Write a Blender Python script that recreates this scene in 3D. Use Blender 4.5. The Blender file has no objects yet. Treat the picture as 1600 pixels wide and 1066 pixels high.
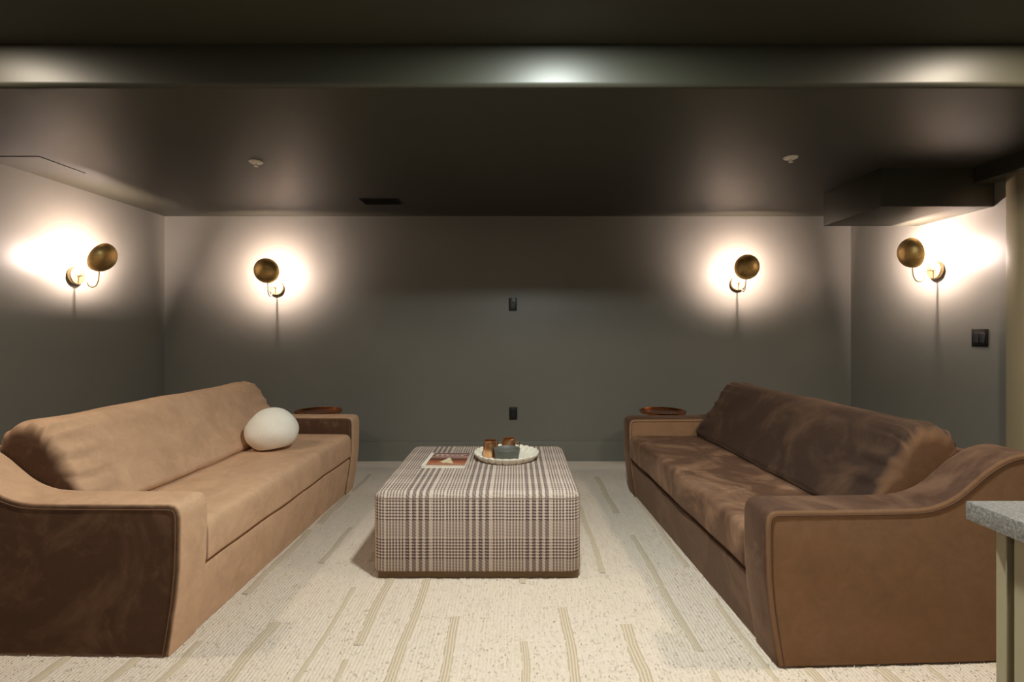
import bpy, bmesh, math, random
import numpy as np
from mathutils import Vector, Matrix

S = bpy.context.scene
COL = S.collection
PI = math.pi
R = math.radians
random.seed(7)
rng = np.random.default_rng(11)

# ------------------------------------------------------------------ camera
CAMZ = 1.20
FPX = 804.0
cd = bpy.data.cameras.new('camera')
cam = bpy.data.objects.new('camera', cd)
COL.objects.link(cam)
cam.location = (0, 0, CAMZ)
cam.rotation_euler = (PI / 2, 0, 0)
cd.sensor_width = 36.0
cd.lens = FPX / 1600 * 36.0
cd.shift_x = -6 / 1600
cd.shift_y = -18 / 1600
cd.clip_start = 0.05
S.camera = cam

# ------------------------------------------------------------------ world, exposure
w = bpy.data.worlds.new('world')
S.world = w
w.use_nodes = True
w.node_tree.nodes['Background'].inputs[0].default_value = (0.9, 0.85, 0.8, 1)
w.node_tree.nodes['Background'].inputs[1].default_value = 0.02
vs = S.view_settings
vs.view_transform = 'Standard'
vs.look = 'None'
vs.exposure = 0.45
vs.gamma = 1.0
vs.use_curve_mapping = False
S.cycles.max_bounces = 8
S.cycles.diffuse_bounces = 5
S.cycles.glossy_bounces = 5
S.cycles.sample_clamp_indirect = 4.0
S.cycles.use_denoising = True

# lamp settings (used by the builders of the fixtures below)
BULB_STRENGTH = 3100.0
BULB_COLOR = (1.0, 0.79, 0.70)
DOWNLIGHTS = [  # x, y, watts, colour
    (-2.34, 1.78, 13.0, (1.0, 0.86, 0.68)),
    (0.20, 1.61, 43.0, (0.92, 1.0, 0.95)),
    (2.08, 1.78, 18.0, (1.0, 0.86, 0.68)),
    (-1.60, -0.90, 10.0, (1.0, 0.88, 0.74)),  # unseen lamp behind the viewer, added as fill
    (0.30, -0.90, 10.0, (1.0, 0.88, 0.74)),  # second added fill lamp, also out of view
]

# ------------------------------------------------------------------ room measures
XL, XR, YB, YF = -3.21, 3.06, 4.70, -2.6
ZC, ZU, YBEAM = 2.235, 2.418, 2.19
RUGZ = 0.014


# ------------------------------------------------------------------ helpers
def lin(r, g, b):
    f = lambda c: (c / 255 / 12.92) if c / 255 <= 0.04045 else ((c / 255 + 0.055) / 1.055) ** 2.4
    return (f(r), f(g), f(b), 1)


def mat(name):
    m = bpy.data.materials.new(name)
    m.use_nodes = True
    nt = m.node_tree
    return m, nt, nt.nodes['Principled BSDF']


def N(nt, typ, **kw):
    n = nt.nodes.new(typ)
    for k, v in kw.items():
        setattr(n, k, v)
    return n


def setin(n, **kw):
    for k, v in kw.items():
        n.inputs[k].default_value = v


def mathn(nt, op, a, b=None, c=None):
    n = N(nt, 'ShaderNodeMath', operation=op)
    for i, x in enumerate((a, b, c)):
        if x is None:
            continue
        if isinstance(x, (int, float)):
            n.inputs[i].default_value = x
        else:
            nt.links.new(x, n.inputs[i])
    return n.outputs[0]


def mixc(nt, fac, a, b):
    n = N(nt, 'ShaderNodeMix', data_type='RGBA')
    for i, x in ((0, fac), (6, a), (7, b)):
        if isinstance(x, (int, float, tuple)):
            n.inputs[i].default_value = x
        else:
            nt.links.new(x, n.inputs[i])
    return n.outputs[2]


def noise(nt, vec, scale, detail=3, rough=0.5, dist=0.0):
    n = N(nt, 'ShaderNodeTexNoise')
    setin(n, Scale=scale, Detail=detail, Roughness=rough, Distortion=dist)
    if vec is not None:
        nt.links.new(vec, n.inputs['Vector'])
    return n.outputs[0]


def ramp(nt, fac, stops, interp='LINEAR'):
    n = N(nt, 'ShaderNodeValToRGB')
    cr = n.color_ramp
    cr.interpolation = interp
    while len(cr.elements) < len(stops):
        cr.elements.new(0.5)
    for e, (p, c) in zip(cr.elements, stops):
        e.position = p
        e.color = c if isinstance(c, tuple) else (c, c, c, 1)
    nt.links.new(fac, n.inputs[0])
    return n.outputs[0]


def bump(nt, bsdf, h, strength, dist):
    b = N(nt, 'ShaderNodeBump')
    setin(b, Strength=strength, Distance=dist)
    nt.links.new(h, b.inputs['Height'])
    nt.links.new(b.outputs[0], bsdf.inputs['Normal'])


def coords(nt, kind='Object', scale=(1, 1, 1)):
    t = N(nt, 'ShaderNodeTexCoord')
    m = N(nt, 'ShaderNodeMapping')
    m.inputs['Scale'].default_value = scale
    nt.links.new(t.outputs[kind], m.inputs['Vector'])
    return m.outputs[0]


def simple(name, rgb, rough=0.5, metal=0.0, var=0.06, scale=30, bmp=0.0, bd=0.001, spec=0.5):
    m, nt, b = mat(name)
    c = lin(*rgb)
    v = coords(nt)
    n = noise(nt, v, scale, 4)
    k = tuple(x * (1 - var * 2) for x in c[:3]) + (1,)
    k2 = tuple(min(1, x * (1 + var * 2)) for x in c[:3]) + (1,)
    nt.links.new(mixc(nt, n, k, k2), b.inputs['Base Color'])
    setin(b, Roughness=rough, Metallic=metal)
    b.inputs['Specular IOR Level'].default_value = spec
    if bmp:
        bump(nt, b, n, bmp, bd)
    return m


def link(o, parent=None):
    COL.objects.link(o)
    if parent is not None:
        o.parent = parent
    return o


def tag(o, label=None, cat=None, group=None, kind=None):
    if label:
        o['label'] = label
    if cat:
        o['category'] = cat
    if group:
        o['group'] = group
    if kind:
        o['kind'] = kind
    return o


def empty(name, loc=(0, 0, 0), rz=0.0):
    o = bpy.data.objects.new(name, None)
    o.location = loc
    o.rotation_euler = (0, 0, rz)
    o.empty_display_size = 0.1
    return link(o)


def pyobj(name, verts, faces, mats, parent=None, smooth=True, midx=None, angle=40):
    me = bpy.data.meshes.new(name)
    me.from_pydata([tuple(v) for v in verts], [], [tuple(f) for f in faces])
    bm = bmesh.new()
    bm.from_mesh(me)
    bmesh.ops.recalc_face_normals(bm, faces=bm.faces)
    bm.to_mesh(me)
    bm.free()
    return finish(name, me, mats, parent, smooth, midx, angle)


def finish(name, me, mats, parent, smooth=True, midx=None, angle=40):
    for m in (mats if isinstance(mats, (list, tuple)) else [mats]):
        me.materials.append(m)
    if midx is not None:
        me.polygons.foreach_set('material_index', midx)
    if smooth:
        me.polygons.foreach_set('use_smooth', [True] * len(me.polygons))
        me.set_sharp_from_angle(angle=R(angle))
    o = bpy.data.objects.new(name, me)
    return link(o, parent)


def bmobj(name, bm, mats, parent=None, smooth=True, angle=40):
    me = bpy.data.meshes.new(name)
    bm.to_mesh(me)
    bm.free()
    return finish(name, me, mats, parent, smooth, None, angle)


def box_bm(lo, hi, bev=0.0, seg=2):
    bm = bmesh.new()
    bmesh.ops.create_cube(bm, size=1)
    for v in bm.verts:
        v.co = Vector([lo[i] + (v.co[i] + 0.5) * (hi[i] - lo[i]) for i in range(3)])
    if bev:
        bmesh.ops.bevel(bm, geom=bm.edges[:], offset=bev, segments=seg, profile=0.5, affect='EDGES')
    return bm


def box(name, lo, hi, m, parent=None, bev=0.0, seg=2):
    return bmobj(name, box_bm(lo, hi, bev, seg), m, parent)


def lathe(name, prof, m, parent=None, seg=48, mtx=None, close=False, angle=40, rmod=None):
    """prof: (r, z) pairs, axis z; rmod(angle, r, z) -> r, z"""
    V, F = [], []
    n = len(prof)
    for k in range(seg):
        a = 2 * PI * k / seg
        for (r, z) in prof:
            rr, zz = (r, z) if rmod is None else rmod(a, r, z)
            V.append(Vector((rr * math.cos(a), rr * math.sin(a), zz)))
    last = n if close else n - 1
    for k in range(seg):
        k2 = (k + 1) % seg
        for i in range(last):
            j = (i + 1) % n
            F.append((k * n + i, k2 * n + i, k2 * n + j, k * n + j))
    if mtx is not None:
        V = [mtx @ v for v in V]
    me = bpy.data.meshes.new(name)
    me.from_pydata([tuple(v) for v in V], [], F)
    bm = bmesh.new()
    bm.from_mesh(me)
    bmesh.ops.remove_doubles(bm, verts=bm.verts, dist=1e-5)
    bmesh.ops.dissolve_degenerate(bm, edges=bm.edges, dist=1e-6)
    bmesh.ops.recalc_face_normals(bm, faces=bm.faces)
    bm.to_mesh(me)
    bm.free()
    return finish(name, me, m, parent, True, None, angle)


def catmull(pts, n=6, closed=False):
    P = [Vector(p) for p in pts]
    out = []
    m = len(P)
    rngi = range(m if closed else m - 1)
    for i in rngi:
        p0 = P[(i - 1) % m] if (closed or i > 0) else P[0] * 2 - P[1]
        p1, p2 = P[i], P[(i + 1) % m]
        p3 = P[(i + 2) % m] if (closed or i + 2 < m) else P[-1] * 2 - P[-2]
        for k in range(n):
            t = k / n
            out.append(0.5 * ((2 * p1) + (p2 - p0) * t + (2 * p0 - 5 * p1 + 4 * p2 - p3) * t * t
                              + (3 * p1 - p0 - 3 * p2 + p3) * t ** 3))
    if not closed:
        out.append(P[-1])
    return out


def tube(name, path, r, m, parent=None, seg=8, closed=False):
    P = [Vector(p) for p in path]
    n = len(P)
    V, F = [], []
    up = None
    for i in range(n):
        a = P[(i - 1) % n] if (closed or i > 0) else P[0]
        b = P[(i + 1) % n] if (closed or i < n - 1) else P[-1]
        t = (b - a).normalized()
        if up is None:
            up = t.orthogonal().normalized()
        up = (up - t * up.dot(t)).normalized()
        s = t.cross(up)
        for k in range(seg):
            an = 2 * PI * k / seg
            V.append(P[i] + (up * math.cos(an) + s * math.sin(an)) * r)
    for i in range(n if closed else n - 1):
        j = (i + 1) % n
        for k in range(seg):
            l = (k + 1) % seg
            F.append((i * seg + k, i * seg + l, j * seg + l, j * seg + k))
    if not closed:
        F.append(tuple(range(seg)))
        F.append(tuple((n - 1) * seg + k for k in range(seg)))
    return pyobj(name, V, F, m, parent)


def prism_bm(prof, x0, x1, bev=0.0, seg=3):
    """prof: (y, z) polygon, extruded along x; the rims of both ends are bevelled"""
    bm = bmesh.new()
    a = [bm.verts.new((x0, p[0], p[1])) for p in prof]
    b = [bm.verts.new((x1, p[0], p[1])) for p in prof]
    n = len(prof)
    f1, f2 = bm.faces.new(a), bm.faces.new(b)
    for i in range(n):
        bm.faces.new((a[i], a[(i + 1) % n], b[(i + 1) % n], b[i]))
    bmesh.ops.recalc_face_normals(bm, faces=bm.faces)
    if bev:
        es = list(f1.edges) + list(f2.edges)
        bmesh.ops.bevel(bm, geom=es, offset=bev, segments=seg, profile=0.5, affect='EDGES')
    return bm


# ------------------------------------------------------------------ materials
def paint(name, rgb, rough, spec=0.5):
    m, nt, b = mat(name)
    v = coords(nt)
    c = lin(*rgb)[:3]
    n = noise(nt, v, 1.6, 4, 0.6)
    nt.links.new(mixc(nt, n, tuple(x * 0.9 for x in c) + (1,), tuple(x * 1.1 for x in c) + (1,)), b.inputs['Base Color'])
    setin(b, Roughness=rough)
    b.inputs['Specular IOR Level'].default_value = spec
    v2 = coords(nt, 'Object', (1, 1, 0.35))
    n2 = noise(nt, v2, 140, 3)
    bump(nt, b, n2, 0.12, 0.0006)
    return m


M_WALL = paint('wall_paint', (119, 117, 110), 0.36)
M_CEIL = paint('ceiling_paint', (51, 50, 40), 0.45)
M_BASE = paint('trim_paint', (116, 114, 106), 0.36)
M_END = paint('wall_end_paint', (146, 134, 108), 0.4)


def make_floor():
    m, nt, b = mat('floor_carpet')
    v = coords(nt)
    n = noise(nt, v, 220, 4, 0.7)
    n2 = noise(nt, v, 3, 3)
    c = mixc(nt, n, lin(205, 192, 178), lin(238, 226, 214))
    nt.links.new(mixc(nt, mathn(nt, 'MULTIPLY', n2, 0.35), c, lin(160, 142, 126)), b.inputs['Base Color'])
    setin(b, Roughness=0.95)
    bump(nt, b, n, 0.6, 0.004)
    return m


M_FLOOR = make_floor()


def velvet(name, main, ends, spot, blotch=0.5, seed=0.0):
    """brown velvet: nap light and shade put into the colour by face direction"""
    m, nt, b = mat(name)
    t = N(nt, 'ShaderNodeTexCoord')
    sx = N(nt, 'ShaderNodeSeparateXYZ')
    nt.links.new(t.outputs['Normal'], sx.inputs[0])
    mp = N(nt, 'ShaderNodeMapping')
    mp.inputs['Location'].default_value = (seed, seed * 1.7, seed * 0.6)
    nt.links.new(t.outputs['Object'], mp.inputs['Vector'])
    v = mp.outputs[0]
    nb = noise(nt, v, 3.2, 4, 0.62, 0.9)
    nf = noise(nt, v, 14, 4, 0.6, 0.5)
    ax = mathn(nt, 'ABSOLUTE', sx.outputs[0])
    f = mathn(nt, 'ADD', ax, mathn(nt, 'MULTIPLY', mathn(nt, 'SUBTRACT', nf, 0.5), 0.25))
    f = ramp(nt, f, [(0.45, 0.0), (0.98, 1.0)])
    base = mixc(nt, f, lin(*main), lin(*ends))  # lit and shaded look of the nap painted in by normal
    bl = ramp(nt, nb, [(0.46, 0.0), (0.66, 1.0)])
    c2 = mixc(nt, mathn(nt, 'MULTIPLY', bl, blotch), base, lin(*spot))
    mot = noise(nt, v, 11, 7, 0.72, 0.7)
    fine = noise(nt, v, 420, 2)
    c3 = N(nt, 'ShaderNodeHueSaturation')
    nt.links.new(c2, c3.inputs['Color'])
    nt.links.new(mathn(nt, 'ADD', mathn(nt, 'ADD', mathn(nt, 'MULTIPLY', fine, 0.24), 0.62), mathn(nt, 'MULTIPLY', mot, 0.54)), c3.inputs['Value'])
    nt.links.new(c3.outputs[0], b.inputs['Base Color'])
    setin(b, Roughness=0.82)
    b.inputs['Specular IOR Level'].default_value = 0.2
    b.inputs['Sheen Weight'].default_value = 0.35
    b.inputs['Sheen Roughness'].default_value = 0.4
    b.inputs['Sheen Tint'].default_value = lin(200, 160, 130)
    h = mathn(nt, 'ADD', mathn(nt, 'MULTIPLY', nf, 1.0), mathn(nt, 'MULTIPLY', fine, 0.08))
    bump(nt, b, h, 0.25, 0.006)
    return m


M_VEL_L = velvet('velvet_nap_light', (194, 157, 127), (76, 52, 37), (150, 116, 90), 0.30, 3.0)  # nap catching the light: that brightness is put into the colour
M_VEL_R = velvet('velvet_nap_dark', (68, 47, 36), (136, 101, 73), (136, 106, 84), 0.30, 9.0)  # same brown velvet, with the nap's shaded look painted in
M_VEL_RB = velvet('velvet_nap_dark_back', (48, 33, 25), (120, 88, 64), (120, 90, 68), 0.26, 14.0)
M_VEL_RS = velvet('velvet_nap_dark_seat', (74, 51, 38), (120, 88, 64), (168, 130, 102), 0.50, 21.0)
M_PIPE_L = simple('piping_tan', (104, 74, 52), 0.9)
M_PIPE_R = simple('piping_chocolate', (84, 58, 42), 0.9)
M_BLACK = simple('black_plastic', (16, 16, 17), 0.35)
M_GREYP = simple('graphite_plastic', (30, 31, 32), 0.4)
M_DARK = simple('dark_gap', (10, 9, 8), 0.8)
M_WHITE = simple('white_enamel', (232, 226, 214), 0.35, var=0.02)
M_PILLOW = None


def brass(name, rgb, rough, brushed=True):
    m, nt, b = mat(name)
    v = coords(nt, 'Object', (40, 40, 4))
    n = noise(nt, v, 6, 4, 0.6)
    v2 = coords(nt)
    n2 = noise(nt, v2, 9, 4, 0.65, 0.6)
    c = lin(*rgb)[:3]
    a = mixc(nt, ramp(nt, n2, [(0.35, 0.0), (0.7, 1.0)]), tuple(x * 0.62 for x in c) + (1,), tuple(min(1, x * 1.12) for x in c) + (1,))
    nt.links.new(a, b.inputs['Base Color'])
    setin(b, Metallic=1.0)
    nt.links.new(mathn(nt, 'ADD', mathn(nt, 'MULTIPLY', n, 0.14), rough - 0.07), b.inputs['Roughness'])
    return m


M_BRASS = brass('aged_brass', (232, 196, 130), 0.45)
M_BRASS_IN = brass('brass_shade_lining', (212, 178, 120), 0.35)
M_BRASS_ARM = brass('satin_brass', (226, 200, 156), 0.42)
M_COPPER = brass('polished_copper', (255, 196, 146), 0.30)
M_COPPER_T = brass('copper_tray', (190, 116, 66), 0.28)
M_GOLD = brass('handle_brass', (226, 186, 120), 0.22)


def make_bulb():
    m, nt, b = mat('frosted_bulb')
    b.inputs['Base Color'].default_value = (1, 0.95, 0.88, 1)
    b.inputs['Emission Color'].default_value = BULB_COLOR + (1,)
    b.inputs['Emission Strength'].default_value = BULB_STRENGTH
    return m


M_BULB = make_bulb()


def make_lens():
    m, nt, b = mat('downlight_lens')
    b.inputs['Base Color'].default_value = (0.9, 0.9, 0.88, 1)
    b.inputs['Emission Color'].default_value = (1, 0.9, 0.75, 1)
    b.inputs['Emission Strength'].default_value = 2.0
    return m


M_LENS = make_lens()

# ------------------------------------------------------------------ room shell
T = 0.15


def struct(o, label, cat):
    return tag(o, label, cat, kind='structure')


struct(box('floor', (XL - T, YF - T, -0.1), (XR + T, YB + T, 0.0), M_FLOOR), 'pale beige carpeted floor running to the walls', 'floor')
struct(box('wall_back', (XL - T, YB, 0), (XR + T, YB + T, 2.6), M_WALL), 'dark olive back wall with two brass sconces', 'wall')
struct(box('wall_left', (XL - T, YF - T, 0), (XL, YB, 2.6), M_WALL), 'dark olive wall behind the tan left sofa', 'wall')
struct(box('wall_right', (XR, YF - T, 0), (XR + T, YB, 2.6), M_WALL), 'dark olive wall with the black double switch', 'wall')
struct(box('wall_front', (XL, YF - T, 0), (XR, YF, 2.6), M_WALL), 'dark olive wall behind the viewer', 'wall')

# stepped ceiling with a rounded drop edge
rr = 0.022
cp = [(YF, ZU), (YBEAM, ZU)]
for k in range(7):
    a = PI + (PI / 2) * k / 6
    cp.append((YBEAM + rr + rr * math.cos(a), ZC + rr + rr * math.sin(a)))
cp += [(YB, ZC), (YB, 2.6), (YF, 2.6)]
struct(bmobj('ceiling', prism_bm(cp, XL, XR), M_CEIL, angle=30), 'dark satin ceiling stepping down in a rounded drop edge', 'ceiling')

# boxed-in duct in the right corner with a narrow run along the right wall
bx0, by0, by1, bz = 2.335, 3.29, 3.91, 1.985
bm = box_bm((bx0, by0, bz), (XR, by1, ZC + 0.01))
bmesh.ops.bevel(bm, geom=[e for e in bm.edges if all(abs(v.co.z - bz) < 1e-4 for v in e.verts) or all(v.co.x < bx0 + .01 for v in e.verts)],
                offset=0.008, segments=2, profile=0.5, affect='EDGES')
struct(bmobj('trim_1', bm, M_CEIL), 'boxed-in duct hanging from the ceiling above the right sconce', 'duct box')
struct(box('trim_2', (2.93, 2.32, 2.135), (XR, by0, ZC + 0.005), M_CEIL), 'narrow dark boxing along the top of the right wall', 'boxing')
struct(box('trim_3', (2.955, 2.99, 0), (XR, 3.105, 2.135), M_END, bev=0.004), 'painted wall end standing at the right picture edge', 'wall end')


def baseboard(name, lo, hi, axis, inward, label):
    # profile with a small stepped cap
    h, t = 0.175, 0.016
    bm = box_bm(lo, hi)
    top = [e for e in bm.edges if all(abs(v.co.z - hi[2]) < 1e-5 for v in e.verts)]
    bmesh.ops.bevel(bm, geom=top, offset=0.006, segments=2, profile=0.5, affect='EDGES')
    return struct(bmobj(name, bm, M_BASE), label, 'baseboard')


baseboard('baseboard_back', (XL, YB - 0.016, 0), (XR, YB, 0.178), 0, 1, 'tall painted baseboard along the back wall')
baseboard('baseboard_left', (XL, YF, 0), (XL + 0.016, YB - 0.016, 0.178), 0, 1, 'tall painted baseboard along the left wall')
baseboard('baseboard_right', (XR - 0.016, 3.105, 0), (XR, YB - 0.016, 0.178), 0, 1, 'tall painted baseboard along the right wall')


# ------------------------------------------------------------------ ceiling fixtures
def downlight(x, y, watts, colr, label):
    t = empty('recessed_downlight', (x, y, ZU))
    tag(t, label, 'downlight', 'recessed ceiling downlights')
    lathe('trim_ring', [(0.074, -0.001), (0.077, -0.006), (0.094, -0.005), (0.098, 0.0), (0.074, 0.0)], M_BASE, t, 40, close=True)
    lathe('lens', [(0, -0.001), (0.075, -0.001), (0.075, 0.0), (0, 0.0)], M_LENS, t, 32)
    ld = bpy.data.lights.new('downlight_lamp', 'AREA')
    ld.shape = 'DISK'
    ld.size = 0.16
    ld.energy = watts
    ld.color = colr
    lo = bpy.data.objects.new('downlight_lamp', ld)
    lo.location = (0, 0, -0.008)
    link(lo, t)


dl_names = ['recessed downlight above the near end of the tan sofa', 'recessed downlight in front of the ottoman',
            'recessed downlight above the near end of the dark sofa', 'unseen fill downlight added behind the viewer to the left',
            'unseen fill downlight added behind the viewer by the cabinet']
for d, nm in zip(DOWNLIGHTS, dl_names):
    downlight(*d, nm)


def sprinkler(x, y, rz, label):
    t = empty('sprinkler_head', (x, y, ZC), rz)
    tag(t, label, 'sprinkler', 'white ceiling sprinklers')
    lathe('cover_plate', [(0, 0.0), (0.041, 0.0), (0.041, -0.004), (0.034, -0.010), (0.014, -0.013), (0, -0.013)], M_WHITE, t, 32)
    lathe('nozzle', [(0, -0.012), (0.009, -0.012), (0.009, -0.026), (0.013, -0.027), (0.013, -0.031), (0, -0.031)], M_WHITE, t, 20)


sprinkler(-1.60, 3.17, 0, 'white sprinkler disc on the ceiling over the tan sofa')
sprinkler(1.65, 3.09, 0, 'white sprinkler disc on the ceiling over the dark sofa')

t = empty('ceiling_register', (-1.085, 4.15, ZC))
tag(t, 'black slotted air register set in the dark ceiling', 'air vent')
bm = box_bm((-0.155, -0.085, -0.006), (0.155, 0.085, 0.0), 0.003, 1)
bmobj('backing', bm, M_DARK, t)
for k in range(7):
    yy = -0.066 + k * 0.022
    bm = box_bm((-0.14, -0.006, -0.0015), (0.14, 0.006, 0.0015))
    bmesh.ops.rotate(bm, verts=bm.verts, cent=(0, 0, 0), matrix=Matrix.Rotation(R(30), 3, 'X'))
    bmesh.ops.translate(bm, verts=bm.verts, vec=(0, yy, -0.009))
    bmobj('slat', bm, M_DARK, t)

t = empty('ceiling_access_panel', (-3.03, 3.235, ZC))
tag(t, 'flush painted access panel in the ceiling above the left wall', 'access panel')
box('panel', (-0.17, -0.165, -0.004), (0.185, 0.165, 0.0), M_CEIL, t, 0.0015, 1)
for nm, lo, hi in (('shadow_gap', (0.185, -0.168, -0.001), (0.189, 0.168, 0)), ('shadow_gap', (-0.17, -0.169, -0.001), (0.189, -0.165, 0))):
    box(nm, lo, hi, M_DARK, t)


# ------------------------------------------------------------------ wall plates
def wall_plate(name, loc, rz, gangs, kind, label, cat):
    t = empty(name, loc, rz)          # local -y looks into the room
    tag(t, label, cat)
    wd = 0.074 + 0.046 * (gangs - 1)
    box('cover_plate', (-wd / 2, -0.006, -0.059), (wd / 2, 0, 0.059), M_BLACK, t, 0.0025, 2)
    for g in range(gangs):
        cx = (g - (gangs - 1) / 2) * 0.046
        if kind == 'switch':
            bm = prism_bm([(-0.006, -0.033), (-0.012, -0.031), (-0.008, 0.031), (-0.006, 0.033)], cx - 0.0165, cx + 0.0165, 0.001, 1)
            bmobj('rocker', bm, M_GREYP, t)
        else:
            f = box('receptacle', (cx - 0.0165, -0.009, -0.033), (cx + 0.0165, -0.005, 0.033), M_GREYP, t, 0.001, 1)
            for zz in (-0.018, 0.018):
                for sx_ in (-0.006, 0.006):
                    box('slot', (cx + sx_ - 0.001, -0.0096, zz - 0.004), (cx + sx_ + 0.001, -0.0088, zz + 0.004), M_DARK, f)
                box('slot', (cx - 0.002, -0.0096, zz - 0.012), (cx + 0.002, -0.0088, zz - 0.0085), M_DARK, f)
    return t


wall_plate('wall_outlet', (-0.024, YB, 1.2 - (646 - 515) / 171), 0, 1, 'outlet', 'black power outlet low on the back wall above the ottoman', 'outlet')
wall_plate('wall_outlet', (-0.028, YB, 1.2 + (515 - 476) / 171), 0, 1, 'outlet', 'black outlet plate midway up the back wall', 'outlet')
wall_plate('light_switch', (XR, 3.39, 1.145), R(-90), 2, 'switch', 'black double rocker switch on the right wall', 'light switch')


# ------------------------------------------------------------------ sconces
def sconce(loc, rz, tilt, label, c=0.195, up=0.135, yaw=0.0, sink=0.006):
    t = empty('wall_sconce', loc, rz)      # local +y points away from the wall
    tag(t, label, 'sconce', 'brass dish sconces')
    my = Matrix.Rotation(-PI / 2, 4, 'X')    # axis z -> +y
    bp = lathe('backplate', [(0, 0), (0.064, 0), (0.066, 0.004), (0.066, 0.024), (0.061, 0.030), (0, 0.031)], M_BRASS_ARM, t, 44, my)
    for sx_ in (-0.022, 0.022):
        lathe('screw', [(0, 0.030), (0.004, 0.030), (0.004, 0.034), (0.002, 0.0355), (0, 0.0355)], M_BRASS, bp, 12, Matrix.Translation((sx_, 0, 0)) @ my)
    lathe('collar', [(0, 0.030), (0.010, 0.030), (0.010, 0.036), (0.006, 0.040), (0, 0.040)], M_BRASS_ARM, bp, 20, my)
    # swan-neck arm
    pts = [(0, 0.030, 0), (0, 0.062, 0.0), (0, 0.082, -0.010), (0, 0.092, -0.036), (0, 0.104, -0.070), (0, 0.130, -0.085),
           (0, 0.158, -0.074), (0, 0.174, -0.042), (0, 0.180, 0.0), (0, 0.182, 0.040)]
    tube('arm', catmull(pts, 6), 0.0042, M_BRASS_ARM, t, 10)
    # dish: rim plane facing the wall and a little up
    o = Vector((math.sin(yaw), -math.cos(tilt) * math.cos(yaw), math.sin(tilt))).normalized()
    q = Vector((0, 0, 1)).rotation_difference(o).to_matrix().to_4x4()
    mt = Matrix.Translation((0, c, up)) @ q
    rad, dep = 0.110, 0.080
    prof_o, prof_i = [], []
    for k in range(15):
        a = (PI / 2) * k / 14
        prof_o.append((rad * math.sin(a) ** 0.95 if a > 0 else 0.0, -dep * math.cos(a)))
        prof_i.append(((rad - 0.0025) * math.sin(a) ** 0.95 if a > 0 else 0.0, -(dep - 0.0025) * math.cos(a)))
    sh = lathe('shade', prof_o, M_BRASS, t, 64, mt)
    lathe('shade_lining', prof_i + [(rad, 0.0)], M_BRASS_IN, sh, 64, mt)
    lathe('socket', [(0, -dep + 0.002), (0.015, -dep + 0.002), (0.015, -0.052), (0, -0.052)], M_BRASS_IN, t, 24, mt)
    br = 0.015
    bprof = [(0.0, -0.0525), (0.008, -0.0525), (0.008, -sink - br * 0.9)] + [(br * math.sin(a), -sink - br * math.cos(a)) for a in [R(x) for x in (40, 65, 90, 115, 140, 160, 180)]]
    bprof[-1] = (0.0, bprof[-1][1])
    lathe('bulb', bprof, M_BULB, t, 20, mt)
    return t


sconce((XL, 3.74, 1.592), R(-90), R(26), 'brass dish sconce on the left wall above the tan sofa', c=0.195)
sconce((-2.18, YB, 1.58), R(180), R(10), 'left brass dish sconce of the two on the back wall', sink=0.020)
sconce((2.02, YB, 1.622), R(180), R(10), 'right brass dish sconce of the two on the back wall', up=0.125, sink=0.028)
sconce((XR, 3.735, 1.632), R(90), R(11), 'brass dish sconce on the right wall above the switch', c=0.18, up=0.125)

# ------------------------------------------------------------------ rug
RX0, RX1, RY0, RY1 = -2.35, 2.05, 1.25, 4.27


def make_rug():
    m, nt, b = mat('wool_pile')
    v = coords(nt)
    n1 = noise(nt, v, 5, 4, 0.6)
    n2 = noise(nt, coords(nt, 'Object', (90, 30, 1)), 1.0, 3, 0.7)
    n3 = noise(nt, v, 60, 4, 0.8)
    wv = N(nt, 'ShaderNodeTexWave', wave_type='BANDS', bands_direction='X')
    setin(wv, Scale=22.0, Distortion=1.6, Detail=2.0)
    wv.inputs['Detail Scale'].default_value = 3.0
    nt.links.new(v, wv.inputs['Vector'])
    c = mixc(nt, n3, lin(198, 181, 164), lin(230, 215, 201))
    c = mixc(nt, ramp(nt, n1, [(0.45, 0.0), (0.75, 0.5)]), c, lin(214, 200, 176))
    c = mixc(nt, ramp(nt, n2, [(0.66, 0.0), (0.78, 0.45)]), c, lin(176, 158, 130))
    nt.links.new(c, b.inputs['Base Color'])
    setin(b, Roughness=1.0)
    b.inputs['Specular IOR Level'].default_value = 0.05
    b.inputs['Sheen Weight'].default_value = 0.15
    h = mathn(nt, 'ADD', mathn(nt, 'MULTIPLY', wv.outputs[1], 0.5), mathn(nt, 'MULTIPLY', n3, 0.9))
    bump(nt, b, h, 0.6, 0.006)
    return m


M_RUG = make_rug()


def make_stripe():
    m, nt, b = mat('flat_woven_stripe')
    t = N(nt, 'ShaderNodeTexCoord')
    sx = N(nt, 'ShaderNodeSeparateXYZ')
    nt.links.new(t.outputs['UV'], sx.inputs[0])
    nz = noise(nt, t.outputs['Object'], 18, 3)
    u = mathn(nt, 'ADD', sx.outputs[0], mathn(nt, 'MULTIPLY', mathn(nt, 'SUBTRACT', nz, 0.5), 0.10))
    f = mathn(nt, 'FRACT', mathn(nt, 'MULTIPLY', u, 4.0))
    l = ramp(nt, f, [(0.0, 0.0), (0.25, 1.0), (0.5, 1.0), (0.8, 0.0)])
    n3 = noise(nt, t.outputs['Object'], 90, 3, 0.7)
    c = mixc(nt, mathn(nt, 'MULTIPLY', l, mathn(nt, 'ADD', 0.25, mathn(nt, 'MULTIPLY', n3, 0.7))), lin(206, 190, 168), lin(160, 141, 120))
    nt.links.new(c, b.inputs['Base Color'])
    setin(b, Roughness=1.0)
    b.inputs['Specular IOR Level'].default_value = 0.05
    bump(nt, b, n3, 0.5, 0.004)
    return m


M_STRIPE = make_stripe()

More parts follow.
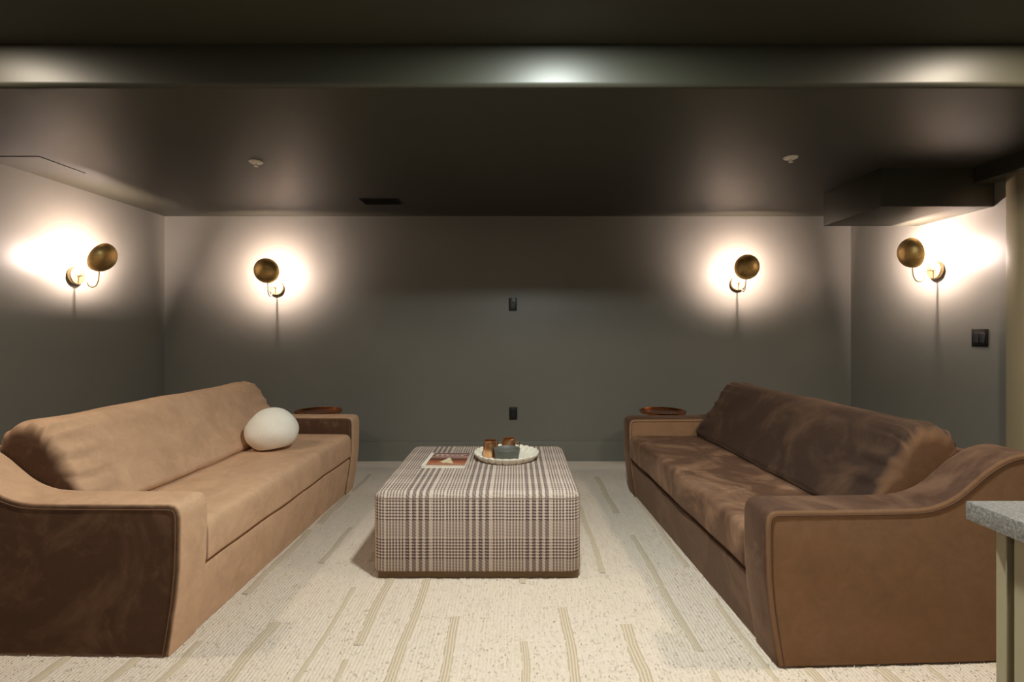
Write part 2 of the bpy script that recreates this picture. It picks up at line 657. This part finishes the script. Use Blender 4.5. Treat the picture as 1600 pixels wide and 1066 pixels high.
rug = empty('area_rug', ((RX0 + RX1) / 2, (RY0 + RY1) / 2, 0))
tag(rug, 'cream wool rug with broken taupe stripes under sofas and ottoman', 'rug')
ox, oy = rug.location.x, rug.location.y
# pile: a fine uneven slab
nx, ny = 300, 210
gx = np.linspace(RX0 - ox, RX1 - ox, nx)
gy = np.linspace(RY0 - oy, RY1 - oy, ny)
GX, GY = np.meshgrid(gx, gy)
edge = np.minimum.reduce([GX - gx[0], gx[-1] - GX, GY - gy[0], gy[-1] - GY])
GZ = RUGZ - 0.002 + rng.uniform(-0.0016, 0.0016, GX.shape) - 0.009 * np.exp(-edge / 0.006)
GX = GX + np.where(edge > 0, 0, rng.uniform(-0.006, 0.006, GX.shape))
GY = GY + np.where(edge > 0, 0, rng.uniform(-0.006, 0.006, GX.shape))
V = np.stack([GX.ravel(), GY.ravel(), GZ.ravel()], 1)
idx = np.arange(nx * ny).reshape(ny, nx)
F = np.stack([idx[:-1, :-1].ravel(), idx[:-1, 1:].ravel(), idx[1:, 1:].ravel(), idx[1:, :-1].ravel()], 1)
me = bpy.data.meshes.new('pile_field')
me.from_pydata(V.tolist(), [], F.tolist())
finish('pile_field', me, M_RUG, rug, True, None, 180)
bmb = box_bm((RX0 - ox + .008, RY0 - oy + .008, 0.0), (RX1 - ox - .008, RY1 - oy - .008, RUGZ - 0.007))
bmobj('backing', bmb, M_RUG, rug)

# broken stripes running from front to back
stripes = []
sx0 = RX0 + 0.08
while sx0 < RX1 - 0.06:
    yy = RY0 + random.uniform(0.02, 0.5)
    while yy < RY1 - 0.2:
        ln = random.uniform(0.35, 1.15)
        y2 = min(yy + ln, RY1 - 0.05)
        stripes.append((sx0 + random.uniform(-0.035, 0.035), yy, y2, random.choice((0.024, 0.034, 0.044, 0.052))))
        yy = y2 + random.uniform(0.03, 0.55)
    sx0 += random.uniform(0.17, 0.24)
stripe_boxes = []
for (xx, y1, y2, wd) in stripes:
    n = max(4, int((y2 - y1) / 0.06))
    V, F, UV = [], [], []
    for k in range(n + 1):
        f = k / n
        j = 0.004 * math.sin(f * 9 + xx * 40)
        for s in (-0.5, -0.25, 0.0, 0.25, 0.5):
            V.append((xx + j + s * wd - ox, y1 + (y2 - y1) * f - oy, RUGZ - 0.0002 + (0.0008 if abs(s) < .3 else -0.0022)))
            UV.append((s + 0.5, f * (y2 - y1)))
    for k in range(n):
        for q in range(4):
            F.append((k * 5 + q, k * 5 + q + 1, (k + 1) * 5 + q + 1, (k + 1) * 5 + q))
    o = pyobj('woven_stripe', V, F, M_STRIPE, rug)
    uvl = o.data.uv_layers.new(name='UVMap')
    for lp in o.data.loops:
        uvl.data[lp.index].uv = UV[lp.vertex_index]
    stripe_boxes.append((xx - wd / 2, xx + wd / 2, y1, y2))

# pile tufts
nt_ = 60000
px = rng.uniform(RX0 + .01, RX1 - .01, nt_)
py = RY0 + .01 + (RY1 - RY0 - .02) * rng.uniform(0, 1, nt_)
keep = np.ones(nt_, bool)
for (a, b_, c_, d_) in stripe_boxes:
    keep &= ~((px > a - .003) & (px < b_ + .003) & (py > c_) & (py < d_))
px, py = px[keep], py[keep]
nt_ = len(px)
ang = rng.uniform(0, 2 * PI, nt_)
ln = rng.uniform(0.004, 0.012, nt_)
hh = rng.uniform(0.003, 0.009, nt_)
wdt = rng.uniform(0.0010, 0.0020, nt_)
ca, sa = np.cos(ang), np.sin(ang)
base = np.stack([px - ox, py - oy, np.full(nt_, RUGZ - 0.003)], 1)
side = np.stack([-sa * wdt, ca * wdt, np.zeros(nt_)], 1)
tip = base + np.stack([ca * ln, sa * ln, hh], 1)
V = np.stack([base - side, base + side, tip + side * 0.6, tip - side * 0.6], 1).reshape(-1, 3)
F = np.arange(nt_ * 4).reshape(-1, 4)
me = bpy.data.meshes.new('pile_tufts')
me.from_pydata(V.tolist(), [], F.tolist())
o = finish('pile_tufts', me, M_RUG, rug, False)
o['kind'] = 'stuff'


# ------------------------------------------------------------------ sofas
SL, SA = 2.0, 0.165
ARM = ([(0.047, 0.0), (0.030, 0.10), (0.014, 0.20), (0.003, 0.31), (0.0, 0.42), (0.0, 0.505), (0.005, 0.530), (0.020, 0.548), (0.045, 0.554)]
       + [tuple(p) for p in catmull([(0.12, 0.554), (0.35, 0.553), (0.55, 0.555), (0.63, 0.570), (0.69, 0.598), (0.745, 0.640), (0.796, 0.682),
                                     (0.85, 0.716), (0.90, 0.737), (0.95, 0.746)], 4)]
       + [(0.985, 0.742), (1.008, 0.722), (1.018, 0.69), (1.018, 0.35), (1.010, 0.0)])


def cushion(name, prof, x0, x1, m, parent, end, exp, wr_amp, seed, nseg=44, crown=None):
    """pillow-like prism: closed profile (y, z) swept along x with rounded, gathered ends"""
    P = [Vector((p[0], p[1])) for p in prof]
    cen = sum(P, Vector((0, 0))) / len(P)
    ts = []
    for k in range(9):
        ts.append(end * (1 - math.cos(PI / 2 * k / 8)))
    L = x1 - x0
    mid = np.linspace(end, L - end, nseg)[1:-1].tolist()
    ts = ts + mid + [L - q for q in reversed(ts)]
    V, F = [], []
    n = len(P)
    rs = random.Random(seed)
    ph = [rs.uniform(0, 6.28) for _ in range(6)]
    for i, s in enumerate(ts):
        d = min(s, L - s)
        k = 1.0
        if d < end:
            k = (1 - (1 - d / end) ** exp) ** (1 / exp)
        shrink = (1 - k)
        for j, p in enumerate(P):
            v = p - cen
            ln_ = v.length
            red = min(end * 0.95, ln_ * 0.93) * shrink
            g = math.exp(-d / (end * 1.2))
            wr = wr_amp * g * (math.sin(j * 1.25 + ph[0]) + 0.6 * math.sin(j * 2.3 + ph[1])) * min(1, d / end + .15)
            und = 0.0022 * math.sin(s * 7 + ph[2] + j * 0.15) + 0.0015 * math.sin(s * 17 + ph[3] - j * 0.3)
            q = cen + v.normalized() * (ln_ - red + wr + und)
            z = q.y + (crown(s / L, q) if crown else 0)
            V.append((x0 + s, q.x, z))
    m_ = len(ts)
    for i in range(m_ - 1):
        for j in range(n):
            F.append((i * n + j, i * n + (j + 1) % n, (i + 1) * n + (j + 1) % n, (i + 1) * n + j))
    F.append(tuple(range(n)))
    F.append(tuple((m_ - 1) * n + j for j in range(n)))
    return pyobj(name, V, F, m, parent, True, None, 70)


def round_poly(pts, rad, seg=5):
    out = []
    n = len(pts)
    for i in range(n):
        p0, p1, p2 = Vector(pts[i - 1]), Vector(pts[i]), Vector(pts[(i + 1) % n])
        r_ = rad[i] if isinstance(rad, (list, tuple)) else rad
        a = (p0 - p1).normalized()
        b = (p2 - p1).normalized()
        r_ = min(r_, (p0 - p1).length * 0.48, (p2 - p1).length * 0.48)
        A, B = p1 + a * r_, p1 + b * r_
        for k in range(seg + 1):
            t_ = k / seg
            out.append(((1 - t_) ** 2) * A + 2 * t_ * (1 - t_) * p1 + t_ * t_ * B)
    return out


def resample(poly, step):
    out = []
    n = len(poly)
    for i in range(n):
        a, b = poly[i], poly[(i + 1) % n]
        k = max(1, int(round((b - a).length / step)))
        for q in range(k):
            out.append(a + (b - a) * q / k)
    return out


def sofa(loc, rz, mv, mseat, mback, mp, label, seed):
    t = empty('velvet_sofa', loc, rz)       # local x along the length, local y from front to back
    tag(t, label, 'sofa', 'pair of long velvet sofas')
    h = SL / 2
    for x0, outer in ((-h, -1), (h - SA, 1)):
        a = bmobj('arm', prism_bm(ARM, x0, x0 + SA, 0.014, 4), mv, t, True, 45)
        for face in (0, 1):
            xo = (x0 if face == 0 else x0 + SA)
            sgn = -1 if face == 0 else 1
            cen = Vector((0.5, 0.3))
            path = []
            for k, p in enumerate(ARM[:-3]):
                v = Vector(p)
                # inset normal to the outline
                q0 = Vector(ARM[max(0, k - 1)])
                q1 = Vector(ARM[k + 1])
                tg = (q1 - q0).normalized()
                nrm = Vector((tg.y, -tg.x))
                path.append((xo + sgn * 0.0005, v.x + nrm.x * 0.020, max(0.004, v.y + nrm.y * 0.020)))
            tube('piping', path, 0.0021, mp, a, 6)
    # base rail
    pb = [(0.058, 0.0), (0.045, 0.08), (0.030, 0.17), (0.020, 0.235), (0.022, 0.255), (0.034, 0.262), (0.93, 0.262), (0.93, 0.0)]
    bmobj('base', prism_bm(pb, -h + SA - .004, h - SA + .004), mv, t, True, 45)
    # back frame
    pf = round_poly([(0.86, 0.0), (0.89, 0.60), (0.90, 0.69), (1.012, 0.70), (1.012, 0.0)], [0, .04, .03, .05, 0])
    bmobj('back_frame', prism_bm([tuple(p) for p in pf], -h + SA - .004, h - SA + .004), mv, t, True, 45)
    # seat cushion
    ps = resample(round_poly([(0.006, 0.272), (0.004, 0.436), (0.60, 0.440), (0.66, 0.272)], [0.022, 0.05, 0.03, 0.03]), 0.045)
    cushion('seat_cushion', ps, -h + SA + .003, h - SA - .003, mseat, t, 0.022, 2.4, 0.0, seed,
            crown=lambda f, q: (0.008 * math.sin(PI * f) if q.y > 0.4 else 0))
    # long back cushion
    pk = resample(round_poly([(0.475, 0.442), (0.455, 0.47), (0.655, 0.775), (0.70, 0.815), (0.80, 0.815), (0.872, 0.77), (0.885, 0.70), (0.80, 0.45)],
                             [0.03, 0.03, 0.06, 0.06, 0.06, 0.06, 0.05, 0.03], 5), 0.018)
    cushion('back_cushion', pk, -h + SA + .002, h - SA - .002, mback, t, 0.085, 2.3, 0.011, seed + 1)
    return t


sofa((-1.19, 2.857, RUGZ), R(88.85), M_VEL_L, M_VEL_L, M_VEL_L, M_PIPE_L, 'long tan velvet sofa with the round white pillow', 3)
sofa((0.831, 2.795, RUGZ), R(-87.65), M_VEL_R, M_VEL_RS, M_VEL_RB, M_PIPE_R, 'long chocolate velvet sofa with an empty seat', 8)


# ------------------------------------------------------------------ pillow
def make_boucle():
    m, nt, b = mat('white_boucle')
    v = coords(nt)
    n = noise(nt, v, 120, 4, 0.7)
    n2 = noise(nt, v, 5, 3)
    c = mixc(nt, n, lin(224, 214, 198), lin(246, 240, 230))
    nt.links.new(c, b.inputs['Base Color'])
    setin(b, Roughness=0.95)
    b.inputs['Sheen Weight'].default_value = 0.3
    h = mathn(nt, 'ADD', n, mathn(nt, 'MULTIPLY', n2, 0.8))
    bump(nt, b, h, 0.5, 0.004)
    return m


M_PILLOW = make_boucle()
bm = bmesh.new()
bmesh.ops.create_icosphere(bm, subdivisions=5, radius=1)
for v in bm.verts:
    p = v.co.copy()
    z = p.z
    # a pebble: flattened underside, fuller on one side
    s = 1 + 0.05 * p.x - 0.04 * p.x * p.z
    k = abs(z) ** 1.0
    zz = z * (0.135 if z > 0 else 0.118) * (1 + 0.10 * p.x * (1 if z > 0 else 0.3))
    sq = (1 + 0.10 * (1 - z * z))
    q = Vector((p.x * 0.141 * sq * s, p.y * 0.120 * sq, zz * 1.08))
    q += p * (0.0010 * math.sin(6 * p.x + 4 * p.z) + 0.0008 * math.sin(8 * p.z + 5 * p.y))
    if q.z < -0.100:
        q.z = -0.100 + (q.z + 0.100) * 0.25
    v.co = q
o = bmobj('round_pillow', bm, M_PILLOW, None, True, 180)
o.location = (-1.515, 3.18, RUGZ + 0.447 + 0.108)
o.rotation_euler = (R(-4), R(-7), R(10))
tag(o, 'round white boucle pillow on the tan sofa seat', 'pillow')


# ------------------------------------------------------------------ ottoman
def make_plaid():
    m, nt, b = mat('glen_plaid_weave')
    t = N(nt, 'ShaderNodeTexCoord')
    sx = N(nt, 'ShaderNodeSeparateXYZ')
    nt.links.new(t.outputs['UV'], sx.inputs[0])
    u, v = sx.outputs[0], sx.outputs[1]
    nz = noise(nt, t.outputs['UV'], 60, 2)
    u2 = mathn(nt, 'ADD', u, mathn(nt, 'MULTIPLY', mathn(nt, 'SUBTRACT', nz, 0.5), 0.0012))
    P = 0.284
    fu = mathn(nt, 'FRACT', mathn(nt, 'DIVIDE', u2, P))
    st = [(0.0, 0.0)]
    x = 0.006
    for k in range(4):                       # four broad stripes
        st += [((x) / P, 1.0), ((x + 0.0175) / P, 0.0)]
        x += 0.031
    x += 0.006
    for k in range(10):                      # fine stripes
        if k == 4:
            x += 0.004
        st += [(x / P, 0.92), ((x + 0.0078) / P, 0.0)]
        x += 0.0147
    W = ramp(nt, fu, st[:31], 'CONSTANT')
    PV = 0.182
    fv = mathn(nt, 'FRACT', mathn(nt, 'DIVIDE', mathn(nt, 'ADD', v, 0.160), PV))
    sv = [(0.0, 0.36)]
    x = 0.078
    for k in range(7):
        sv += [(x / PV, 1.0), ((x + 0.0072) / PV, 0.0)]
        x += 0.0145
    sv += [(0.985, 0.0)]
    Fv = ramp(nt, fv, sv, 'CONSTANT')
    tw = mathn(nt, 'FRACT', mathn(nt, 'DIVIDE', mathn(nt, 'ADD', u, v), 0.0145))
    sel = mathn(nt, 'GREATER_THAN', tw, 0.5)
    wf = mathn(nt, 'ADD', 0.36, mathn(nt, 'MULTIPLY', sel, 0.36))
    a = mathn(nt, 'MULTIPLY', W, wf)
    c_ = mathn(nt, 'MULTIPLY', Fv, mathn(nt, 'SUBTRACT', 1.0, wf))
    D = mathn(nt, 'ADD', a, c_)
    fine = noise(nt, t.outputs['UV'], 500, 2)
    D = mathn(nt, 'ADD', D, mathn(nt, 'MULTIPLY', mathn(nt, 'SUBTRACT', fine, 0.5), 0.3))
    c = ramp(nt, D, [(0.0, lin(212, 194, 178)), (0.95, lin(84, 68, 72))])
    nt.links.new(c, b.inputs['Base Color'])
    setin(b, Roughness=0.95)
    b.inputs['Specular IOR Level'].default_value = 0.1
    bump(nt, b, mathn(nt, 'ADD', fine, D), 0.3, 0.002)
    return m


M_PLAID = make_plaid()
M_PLINTH = None


def make_wood():
    m, nt, b = mat('walnut_plinth')
    v = coords(nt, 'Object', (2, 2, 30))
    n = noise(nt, v, 6, 5, 0.6, 0.8)
    nt.links.new(mixc(nt, n, lin(78, 56, 30), lin(128, 98, 58)), b.inputs['Base Color'])
    setin(b, Roughness=0.5)
    return m


M_PLINTH = make_wood()
OW, OD, OZ0, OZ1 = 0.495, 0.495, 0.036, 0.415
ott = empty('square_ottoman', (-0.185, 2.435 + OD, RUGZ))
tag(ott, 'large square ottoman in grey and cream plaid weave', 'ottoman')
bm = box_bm((-OW, -OD, OZ0), (OW, OD, OZ1))
ve = [e for e in bm.edges if abs(e.verts[0].co.z - e.verts[1].co.z) > .1]
bmesh.ops.bevel(bm, geom=ve, offset=0.055, segments=6, profile=0.5, affect='EDGES')
te = [e for e in bm.edges if all(abs(v.co.z - OZ1) < 1e-5 for v in e.verts)]
bmesh.ops.bevel(bm, geom=te, offset=0.036, segments=5, profile=0.5, affect='EDGES')
be = [e for e in bm.edges if all(abs(v.co.z - OZ0) < 1e-5 for v in e.verts)]
bmesh.ops.bevel(bm, geom=be, offset=0.012, segments=2, profile=0.5, affect='EDGES')
bmesh.ops.triangulate(bm, faces=[f for f in bm.faces if len(f.verts) > 4])
# uv in metres, chosen by the main direction of each face
uvl = bm.loops.layers.uv.new('UVMap')
bm.normal_update()
for f in bm.faces:
    nrm = f.normal
    for lp in f.loops:
        c = lp.vert.co
        if nrm.z > 0.72:
            lp[uvl].uv = (c.x + OW + 0.113 + .02, c.y + OD + OZ1)
        elif abs(nrm.y) > abs(nrm.x):
            lp[uvl].uv = (c.x + OW + 0.113 + .02, c.z)
        else:
            lp[uvl].uv = (c.y + OD + 0.1, c.z)
bmobj('upholstery', bm, M_PLAID, ott, True, 60)
# seam just under the top edge
seam = []
ins = 0.055
zz = OZ1 - 0.030
for (cx, cy, a0) in ((OW - ins, OD - ins, 0), (-OW + ins, OD - ins, 90), (-OW + ins, -OD + ins, 180), (OW - ins, -OD + ins, 270)):
    for k in range(7):
        a = R(a0 + 90 * k / 6)
        seam.append((cx + (ins - .0005) * math.cos(a), cy + (ins - .0005) * math.sin(a), zz))
M_SEAM = simple('seam_thread', (120, 100, 88), 0.95)
tube('seam', seam, 0.0018, M_SEAM, ott, 6, True)
box('plinth', (-OW + .022, -OD + .022, 0.0), (OW - .012, OD - .022, OZ0 + .004), M_PLINTH, ott, 0.003, 1)
OT = RUGZ + OZ1

# ------------------------------------------------------------------ magazine
M_PAPER = simple('paper_white', (226, 216, 202), 0.8, var=0.03)
M_COVER = None


def make_cover():
    m, nt, b = mat('magazine_cover_print')
    t = N(nt, 'ShaderNodeTexCoord')
    sx = N(nt, 'ShaderNodeSeparateXYZ')
    nt.links.new(t.outputs['Object'], sx.inputs[0])
    n = noise(nt, t.outputs['Object'], 45, 4, 0.7, 0.8)
    yy = mathn(nt, 'ADD', mathn(nt, 'DIVIDE', sx.outputs[1], 0.30), 0.5)
    yy = mathn(nt, 'ADD', yy, mathn(nt, 'MULTIPLY', mathn(nt, 'SUBTRACT', n, 0.5), 0.10))
    c = ramp(nt, yy, [(0.0, lin(92, 84, 70)), (0.10, lin(196, 132, 100)), (0.28, lin(168, 96, 66)), (0.46, lin(120, 60, 42)),
                      (0.50, lin(52, 30, 22)), (0.56, lin(140, 108, 96)), (0.72, lin(176, 132, 122)), (0.80, lin(84, 48, 40)),
                      (0.86, lin(170, 130, 120)), (0.94, lin(120, 96, 88)), (1.0, lin(70, 48, 40))])
    c = mixc(nt, ramp(nt, n, [(0.5, 0.0), (0.75, 0.7)]), c, lin(64, 40, 32))
    nt.links.new(c, b.inputs['Base Color'])
    setin(b, Roughness=0.35)
    return m


M_COVER = make_cover()
M_CREAM = simple('cover_cream_print', (222, 206, 170), 0.4, var=0.1, scale=80)
M_PINK = simple('cover_title_print', (238, 206, 196), 0.4, var=0.03)
mg = empty('magazine', (-0.402, 3.01, OT), R(-1.5))
tag(mg, 'magazine with a brown picture cover lying on the ottoman', 'magazine')
MW, MD, MH = 0.122, 0.15, 0.013
box('pages', (-MW + .001, -MD + .001, 0.0015), (MW - .002, MD - .001, MH - .001), M_PAPER, mg)
bm = box_bm((-MW, -MD, MH - .001), (MW, MD, MH))
cv = bmobj('cover', bm, M_PAPER, mg)
box('back_cover', (-MW, -MD, 0), (MW, MD, 0.0015), M_PAPER, mg)
box('picture', (-MW + .022, -MD + .010, MH), (MW - .002, MD - .002, MH + .0003), M_COVER, cv)
# pale star-shaped figure on the cover
V, F = [(0.008, -0.045, MH + .0007)], []
FR = [0.046, 0.030, 0.024, 0.026, 0.044, 0.030, 0.034, 0.020, 0.030, 0.052, 0.034, 0.022, 0.028, 0.032]
NFR = len(FR)
for k in range(NFR):
    a = PI / 2 + 2 * PI * k / NFR
    V.append((0.008 + FR[k] * math.cos(a), -0.045 + FR[k] * 1.75 * math.sin(a), MH + .0007))
for k in range(NFR):
    F.append((0, 1 + k, 1 + (k + 1) % NFR))
pyobj('figure_print', V, F, M_CREAM, cv, False)
# looping script title, unreadable in the photograph
pth = []
for k in range(90):
    f = k / 89
    pth.append((-0.085 + 0.18 * f + 0.012 * math.sin(f * 38), 0.085 + 0.022 * math.cos(f * 38) * (0.6 + 0.4 * math.sin(f * 7)), MH + 0.0006))
V, F = [], []
for k, p in enumerate(pth):
    a = Vector(pth[max(0, k - 1)])
    b_ = Vector(pth[min(89, k + 1)])
    tg = (b_ - a).normalized()
    nr = Vector((-tg.y, tg.x, 0)) * 0.0026
    V += [Vector(p) + nr, Vector(p) - nr]
for k in range(89):
    F.append((2 * k, 2 * k + 1, 2 * k + 3, 2 * k + 2))
pyobj('title_print', V, F, M_PINK, cv, False)

# ------------------------------------------------------------------ scalloped tray
M_TRAY = simple('white_stoneware', (236, 228, 212), 0.45, var=0.03)
TX, TY = -0.056, 3.085
tr = empty('scalloped_tray', (TX, TY, OT))
tag(tr, 'round white tray with a scalloped rim on the ottoman', 'tray')
NS = 26


def scal(a, r, z):
    if r < 0.149:
        return r, z
    k = abs(math.sin(a * NS / 2)) ** 0.5
    f = min(1, (r - 0.148) / 0.02)
    return r - 0.011 * f * (1 - k), z - (0.006 * f * (1 - k) if z > 0.02 else 0)


lathe('dish', [(0, 0.0), (0.150, 0.0), (0.168, 0.002), (0.180, 0.014), (0.190, 0.028), (0.1955, 0.040), (0.194, 0.043), (0.189, 0.042), (0.180, 0.030), (0.166, 0.014),
               (0.148, 0.0095), (0, 0.009)], M_TRAY, tr, NS * 12, rmod=scal, angle=70)
TZ = OT + 0.0095


def mug(x, y, rz, label):
    t = empty('copper_mug', (x, y, TZ), rz)
    tag(t, label, 'mug', 'copper mugs on the tray')
    op = [(0, 0.0), (0.036, 0.0), (0.040, 0.003), (0.0435, 0.020), (0.0445, 0.040), (0.042, 0.060), (0.038, 0.078), (0.0355, 0.088), (0.0365, 0.094), (0.0372, 0.096),
          (0.0355, 0.0965), (0.0345, 0.090), (0.0365, 0.076), (0.0405, 0.058), (0.0425, 0.040), (0.041, 0.020), (0.036, 0.006), (0, 0.005)]

    def ham(a, r, z):
        return (r + 0.0006 * math.sin(a * 9 + z * 300) * math.sin(z * 260), z) if 0.006 < z < 0.085 and r > 0.03 else (r, z)
    lathe('cup', op, M_COPPER, t, 72, rmod=ham)
    hp = catmull([(0.036, 0, 0.082), (0.050, 0, 0.083), (0.066, 0, 0.078), (0.068, 0, 0.060), (0.060, 0, 0.035), (0.049, 0, 0.020), (0.0425, 0, 0.018)], 6)
    tube('handle', hp, 0.0034, M_GOLD, t, 8)


mug(TX - 0.097, TY + 0.006, R(50), 'copper mug at the left of the tray, standing clear')
mug(TX + 0.012, TY + 0.062, R(-12), 'copper mug behind the grey bowl on the tray')
M_SLATE = simple('slate_glaze', (96, 97, 91), 0.5, var=0.08, scale=14)
bw = empty('grey_bowl', (TX + 0.004, TY - 0.069, TZ))
tag(bw, 'small slate grey bowl at the front of the tray', 'bowl')
lathe('vessel', [(0, 0), (0.060, 0.0), (0.066, 0.004), (0.072, 0.030), (0.076, 0.056), (0.0775, 0.064), (0.0755, 0.066), (0.072, 0.062), (0.068, 0.050), (0, 0.046)], M_SLATE, bw, 64)
lathe('wax', [(0, 0.050), (0.0685, 0.050), (0.0685, 0.044), (0, 0.044)], M_SLATE, bw, 48)


# ------------------------------------------------------------------ copper side tables behind the far arms
def side_table(x, y, label):
    t = empty('side_table', (x, y, RUGZ))
    tag(t, label, 'side table', 'copper side tables behind the sofas')
    h = 0.528
    lathe('tray_top', [(0, h - 0.022), (0.160, h - 0.022), (0.178, h - 0.017), (0.186, h), (0.183, h + 0.003), (0.178, h), (0.170, h - 0.012), (0, h - 0.012)], M_COPPER_T, t, 64)
    lathe('stem', [(0, 0.015), (0.030, 0.015), (0.019, 0.05), (0.016, 0.30), (0.019, 0.50), (0.040, h - 0.021), (0, h - 0.021)], M_COPPER_T, t, 28)
    lathe('foot', [(0, 0), (0.135, 0), (0.138, 0.006), (0.125, 0.014), (0.04, 0.020), (0, 0.020)], M_COPPER_T, t, 48)


side_table(-1.60, 4.18, 'round copper side table behind the far arm of the tan sofa')
side_table(1.19, 4.17, 'round copper side table behind the far arm of the dark sofa')


# ------------------------------------------------------------------ cabinet and stone worktop at the right
def make_stone():
    m, nt, b = mat('grey_stone')
    v = coords(nt)
    n = noise(nt, v, 260, 4, 0.8)
    n2 = noise(nt, v, 40, 4, 0.6)
    c = ramp(nt, n, [(0.3, lin(58, 56, 54)), (0.5, lin(112, 108, 103)), (0.72, lin(176, 170, 162))])
    nt.links.new(mixc(nt, mathn(nt, 'MULTIPLY', n2, 0.5), c, lin(104, 100, 96)), b.inputs['Base Color'])
    setin(b, Roughness=0.45)
    bump(nt, b, n, 0.15, 0.001)
    return m


M_STONE = make_stone()
M_CAB = simple('sage_cabinet_paint', (150, 139, 112), 0.5, var=0.03)
o = box('stone_worktop', (0.730, -0.55, 0.892), (1.45, 0.836, 0.922), M_STONE, None, 0.002, 2)
tag(o, 'speckled grey stone worktop corner at the right edge', 'worktop')
cb = empty('base_cabinet', (0.76, 0.815, 0.0))
tag(cb, 'sage painted base cabinet under the grey stone worktop', 'cabinet')
box('end_panel', (0.0, -0.018, 0.0), (0.66, 0.0, 0.892), M_CAB, cb, 0.001, 1)
box('carcass', (0.024, -1.34, 0.09), (0.66, -0.018, 0.892), M_DARK, cb)
box('toe_kick', (0.07, -1.34, 0.0), (0.66, -0.018, 0.09), M_DARK, cb)
for k in range(3):
    y1 = -0.029 - k * 0.437
    d = box('door', (0.0, y1 - 0.433, 0.10), (0.022, y1, 0.884), M_CAB, cb, 0.0015, 1)
    tube('handle', [(-0.002, y1 - 0.40, 0.60), (-0.022, y1 - 0.40, 0.60), (-0.022, y1 - 0.40, 0.76), (-0.002, y1 - 0.40, 0.76)], 0.004, M_BRASS_ARM, d, 8)
